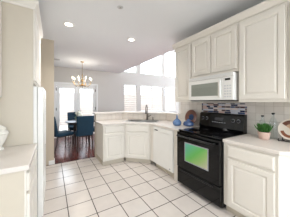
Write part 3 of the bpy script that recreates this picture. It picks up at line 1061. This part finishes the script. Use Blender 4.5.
# ---------------------------------------------------------------- ceiling fittings
def can_light(x, y, lab):
    t = thing('recessed_light', lab, 'ceiling light', (x, y, ZC - 0.0005), 0, 'recessed kitchen ceiling lights')
    MB().lathe([(0.098, 0), (0.098, -0.006), (0.085, -0.010), (0.062, -0.004), (0.062, 0)], n=32).build('trim_ring', M['trim'], t, True)
    MB().lathe([(0.0, -0.002), (0.060, -0.002), (0.060, 0), (0.0, 0)], n=28).build('lens', M['lens'], t)
    d = bpy.data.lights.new('recessed_lamp', 'SPOT')
    d.energy = 38
    d.spot_size = math.radians(140)
    d.spot_blend = 0.8
    d.shadow_soft_size = 0.07
    d.color = (1.0, 0.975, 0.95)
    o = bpy.data.objects.new('recessed_lamp', d)
    C.objects.link(o)
    o.parent = t
    o.location = (0, 0, -0.03)


can_light(0.246, 2.98, 'round lit recessed ceiling light, the left of the two in view')
can_light(1.475, 3.0, 'round lit recessed ceiling light, nearer the sink')
can_light(0.35, 0.2, 'added unseen recessed ceiling light over the camera side of the kitchen')  # this and the next are out of view, added for brightness
can_light(1.45, -0.6, 'added unseen recessed ceiling light behind the camera by the right wall')
sp = thing('sprinkler_cover', 'small round white sprinkler cover on the kitchen ceiling', 'sprinkler', (0.83, 2.05, ZC - 0.0005))
MB().lathe([(0.042, 0), (0.042, -0.004), (0.030, -0.008), (0.0, -0.008)], n=24).build('plate', M['grille'], sp)
MB().lathe([(0.012, -0.0085), (0.012, -0.02), (0.0, -0.02)], n=16).build('nozzle', M['steel'], sp)
ve = thing('ceiling_vent', 'small white ceiling vent over the dining corner', 'vent', (0.04, 5.62, ZC - 0.0005))
MB().box(-0.16, -0.08, -0.008, 0.16, 0.08, 0, 0.002).build('frame', M['grille'], ve)
g = MB()
for k in range(7):
    g.box(-0.14, -0.064 + k * 0.02, -0.013, 0.14, -0.056 + k * 0.02, -0.0085)
g.build('slats', M['grille'], ve)

# chandelier
ch = thing('chandelier', 'brass and crystal chandelier with lit candle bulbs over the dining table', 'chandelier', (0.86, 5.50, 1.88))
H = ZC - 1.88 - 0.001
MB().lathe([(0.0, H), (0.06, H), (0.055, H - 0.02), (0.02, H - 0.035), (0.0, H - 0.035)], n=24).build('canopy', M['brass'], ch, True)
MB().tube([(0, 0, H - 0.03), (0, 0, 0.42)], 0.006, 8).build('rod', M['brass'], ch)
MB().lathe([(0.0, 0.02), (0.02, 0.03), (0.045, 0.07), (0.03, 0.11), (0.018, 0.15), (0.03, 0.19), (0.04, 0.23), (0.02, 0.28), (0.014, 0.36), (0.02, 0.40), (0.008, 0.44), (0.0, 0.44)], n=20).build('column', M['brass'], ch, True)
bobs = MB()
for k in range(8):
    an = 2 * PI * k / 8 + 0.2
    R = 0.31 if k % 2 == 0 else 0.27
    cx, cy = math.cos(an), math.sin(an)
    p = [(0.03, 0.09), (0.10, 0.04), (0.19, 0.03), (0.26, 0.08), (R, 0.17)]
    arm = MB().tube([(r * cx, r * cy, z) for r, z in p], 0.007, 8).build('arm', M['brass'], ch, True)
    MB().lathe([(0.0, 0), (0.012, 0.0), (0.034, 0.014), (0.030, 0.016), (0.0, 0.012)], R * cx, R * cy, 0.17, 16).build('drip_pan', M['crystal'], arm, True)
    MB().lathe([(0.0, 0), (0.010, 0), (0.010, 0.07), (0.0, 0.07)], R * cx, R * cy, 0.183, 12).build('candle_sleeve', M['urn'], arm)
    MB().lathe([(0.0, 0), (0.008, 0.003), (0.016, 0.022), (0.012, 0.048), (0.003, 0.075), (0.0, 0.078)], R * cx, R * cy, 0.254, 12).build('bulb', M['bulb'], arm, True)
    for r, z in ((R, 0.125), (0.20, 0.0), (0.11, 0.01)):
        bobs.lathe([(0.0, 0), (0.010, 0.018), (0.006, 0.036), (0.0, 0.042)], r * cx, r * cy, z, 6)
    for s in range(1, 6):
        f = s / 6
        rr = 0.03 + (R - 0.05) * f
        bobs.ball((rr * cx, rr * cy, 0.36 - 0.20 * f - 0.07 * math.sin(PI * f)), 0.008, sub=1)
bobs.ball((0, 0, 0.0), 0.02, sz=1.3, sub=1)
bobs.build('crystals', M['crystal'], ch)
d = bpy.data.lights.new('chandelier_lamp', 'POINT')
d.energy = 8
d.shadow_soft_size = 0.2
d.color = (1.0, 0.92, 0.80)
o = bpy.data.objects.new('chandelier_lamp', d)
C.objects.link(o)
o.parent = ch
o.location = (0, 0, 0.30)

# ---------------------------------------------------------------- dining table and chairs
tb = thing('dining_table', 'round dark wooden dining table with white flowers on top', 'table', (0.82, 5.46, 0))
MB().lathe([(0.0, 0.715), (0.46, 0.715), (0.48, 0.725), (0.48, 0.745), (0.47, 0.75), (0.0, 0.75)], n=48).build('table_top', M['darkwood'], tb, True)
MB().lathe([(0.38, 0.67), (0.40, 0.67), (0.40, 0.7145), (0.38, 0.7145)], n=40).build('apron', M['darkwood'], tb)
for sx in (-1, 1):
    for sy in (-1, 1):
        MB().tube([(sx * 0.18, sy * 0.18, 0.7145), (sx * 0.19, sy * 0.19, 0.4), (sx * 0.21, sy * 0.21, 0.0)], 0.03, 10, [0.035, 0.028, 0.02]).build('leg', M['darkwood'], tb, True)

fl = thing('flower_arrangement', 'white flowers with green leaves in a bowl on the dining table', 'flowers', (0.73, 5.36, 0.751))
MB().lathe([(0.0, 0), (0.05, 0), (0.085, 0.03), (0.10, 0.075), (0.092, 0.075), (0.07, 0.03), (0.0, 0.02)], n=28).build('bowl', M['urn'], fl, True)
pe = MB()
for k in range(16):
    an = random.uniform(0, 2 * PI)
    r = random.uniform(0.0, 0.10)
    pe.ball((r * math.cos(an), r * math.sin(an), random.uniform(0.15, 0.29)), random.uniform(0.04, 0.055), sub=2, jit=0.16)
pe.build('petals', M['petal'], fl)
lv = MB()
for k in range(70):
    an = random.uniform(0, 2 * PI)
    r0 = 0.05
    z0 = random.uniform(0.06, 0.12)
    L = random.uniform(0.08, 0.14)
    base = Vector((r0 * math.cos(an), r0 * math.sin(an), z0))
    d = Vector((math.cos(an), math.sin(an), random.uniform(0.1, 1.2))).normalized()
    side = d.cross(Vector((0, 0, 1))).normalized() * 0.02
    vs = [lv.bm.verts.new(q) for q in (base, base + d * L * 0.5 + side, base + d * L, base + d * L * 0.5 - side, base + d * L * 0.5 + Vector((0, 0, 0.005)))]
    for a, b in ((0, 1), (1, 2), (2, 3), (3, 0)):
        lv.bm.faces.new((vs[a], vs[b], vs[4]))
lv.build('leaves', M['leaf_pale'], fl)


def make_chair(label, x, y, rot):
    """Upholstered dining chair; faces local +y, back at -y."""
    t = thing('dining_chair', label, 'chair', (x, y, 0), rot, 'teal upholstered dining chairs')
    seat = MB().box(-0.235, -0.20, 0.40, 0.235, 0.26, 0.50, 0.03, seg=3)
    seat.build('seat', M['teal'], t, True)
    # back: slightly raked and curved upholstered slab
    bm_ = MB()
    nx, nz = 9, 8
    front, back = [], []
    for j in range(nz + 1):
        z = 0.42 + 0.56 * j / nz
        yy = -0.20 - 0.10 * (j / nz) ** 1.3
        rowf, rowb = [], []
        for i in range(nx + 1):
            u = -1 + 2 * i / nx
            w = 0.215 + 0.02 * j / nz
            curve = 0.035 * (u * u)
            top = 0.012 * (1 - u * u) if j == nz else 0
            rowf.append(bm_.bm.verts.new((u * w, yy + curve + 0.0, z + top)))
            rowb.append(bm_.bm.verts.new((u * w, yy + curve - 0.07 + 0.02 * j / nz, z + top)))
        front.append(rowf)
        back.append(rowb)
    for j in range(nz):
        for i in range(nx):
            bm_.bm.faces.new((front[j][i], front[j][i + 1], front[j + 1][i + 1], front[j + 1][i]))
            bm_.bm.faces.new((back[j][i + 1], back[j][i], back[j + 1][i], back[j + 1][i + 1]))
        bm_.bm.faces.new((front[j][0], front[j + 1][0], back[j + 1][0], back[j][0]))
        bm_.bm.faces.new((front[j][nx], back[j][nx], back[j + 1][nx], front[j + 1][nx]))
    for i in range(nx):
        bm_.bm.faces.new((front[nz][i], front[nz][i + 1], back[nz][i + 1], back[nz][i]))
        bm_.bm.faces.new((front[0][i + 1], front[0][i], back[0][i], back[0][i + 1]))
    bo = bm_.build('backrest', M['teal'], t, True)
    md_ = bo.modifiers.new('soft', 'BEVEL')
    md_.width = 0.015
    md_.segments = 3
    md_.limit_method = 'ANGLE'
    for sx in (-1, 1):
        MB().tube([(sx * 0.20, 0.22, 0.41), (sx * 0.205, 0.23, 0.0)], 0.02, 8, [0.024, 0.016]).build('leg', M['darkwood'], t)
        MB().tube([(sx * 0.195, -0.19, 0.41), (sx * 0.20, -0.21, 0.2), (sx * 0.205, -0.27, 0.0)], 0.02, 8, [0.024, 0.02, 0.016]).build('leg', M['darkwood'], t)
    MB().box(-0.205, -0.17, 0.375, 0.205, 0.23, 0.402).build('seat_frame', M['darkwood'], t)
    return t


c0 = make_chair('teal dining chair with its back to the kitchen', 0.80, 4.82, 0.0)
for lab, x, y, r in (('teal dining chair left of the table, seen from its side', 0.22, 5.10, -PI / 2 + 0.40),
                     ('teal dining chair on the far side, nearest the french doors', 0.72, 6.12, PI + 0.05),
                     ('teal dining chair right of the table, half hidden by the peninsula', 1.36, 5.45, PI / 2)):
    c = copy_tree(c0)
    c.location = (x, y, 0)
    c.rotation_euler = (0, 0, r)
    c['label'] = lab
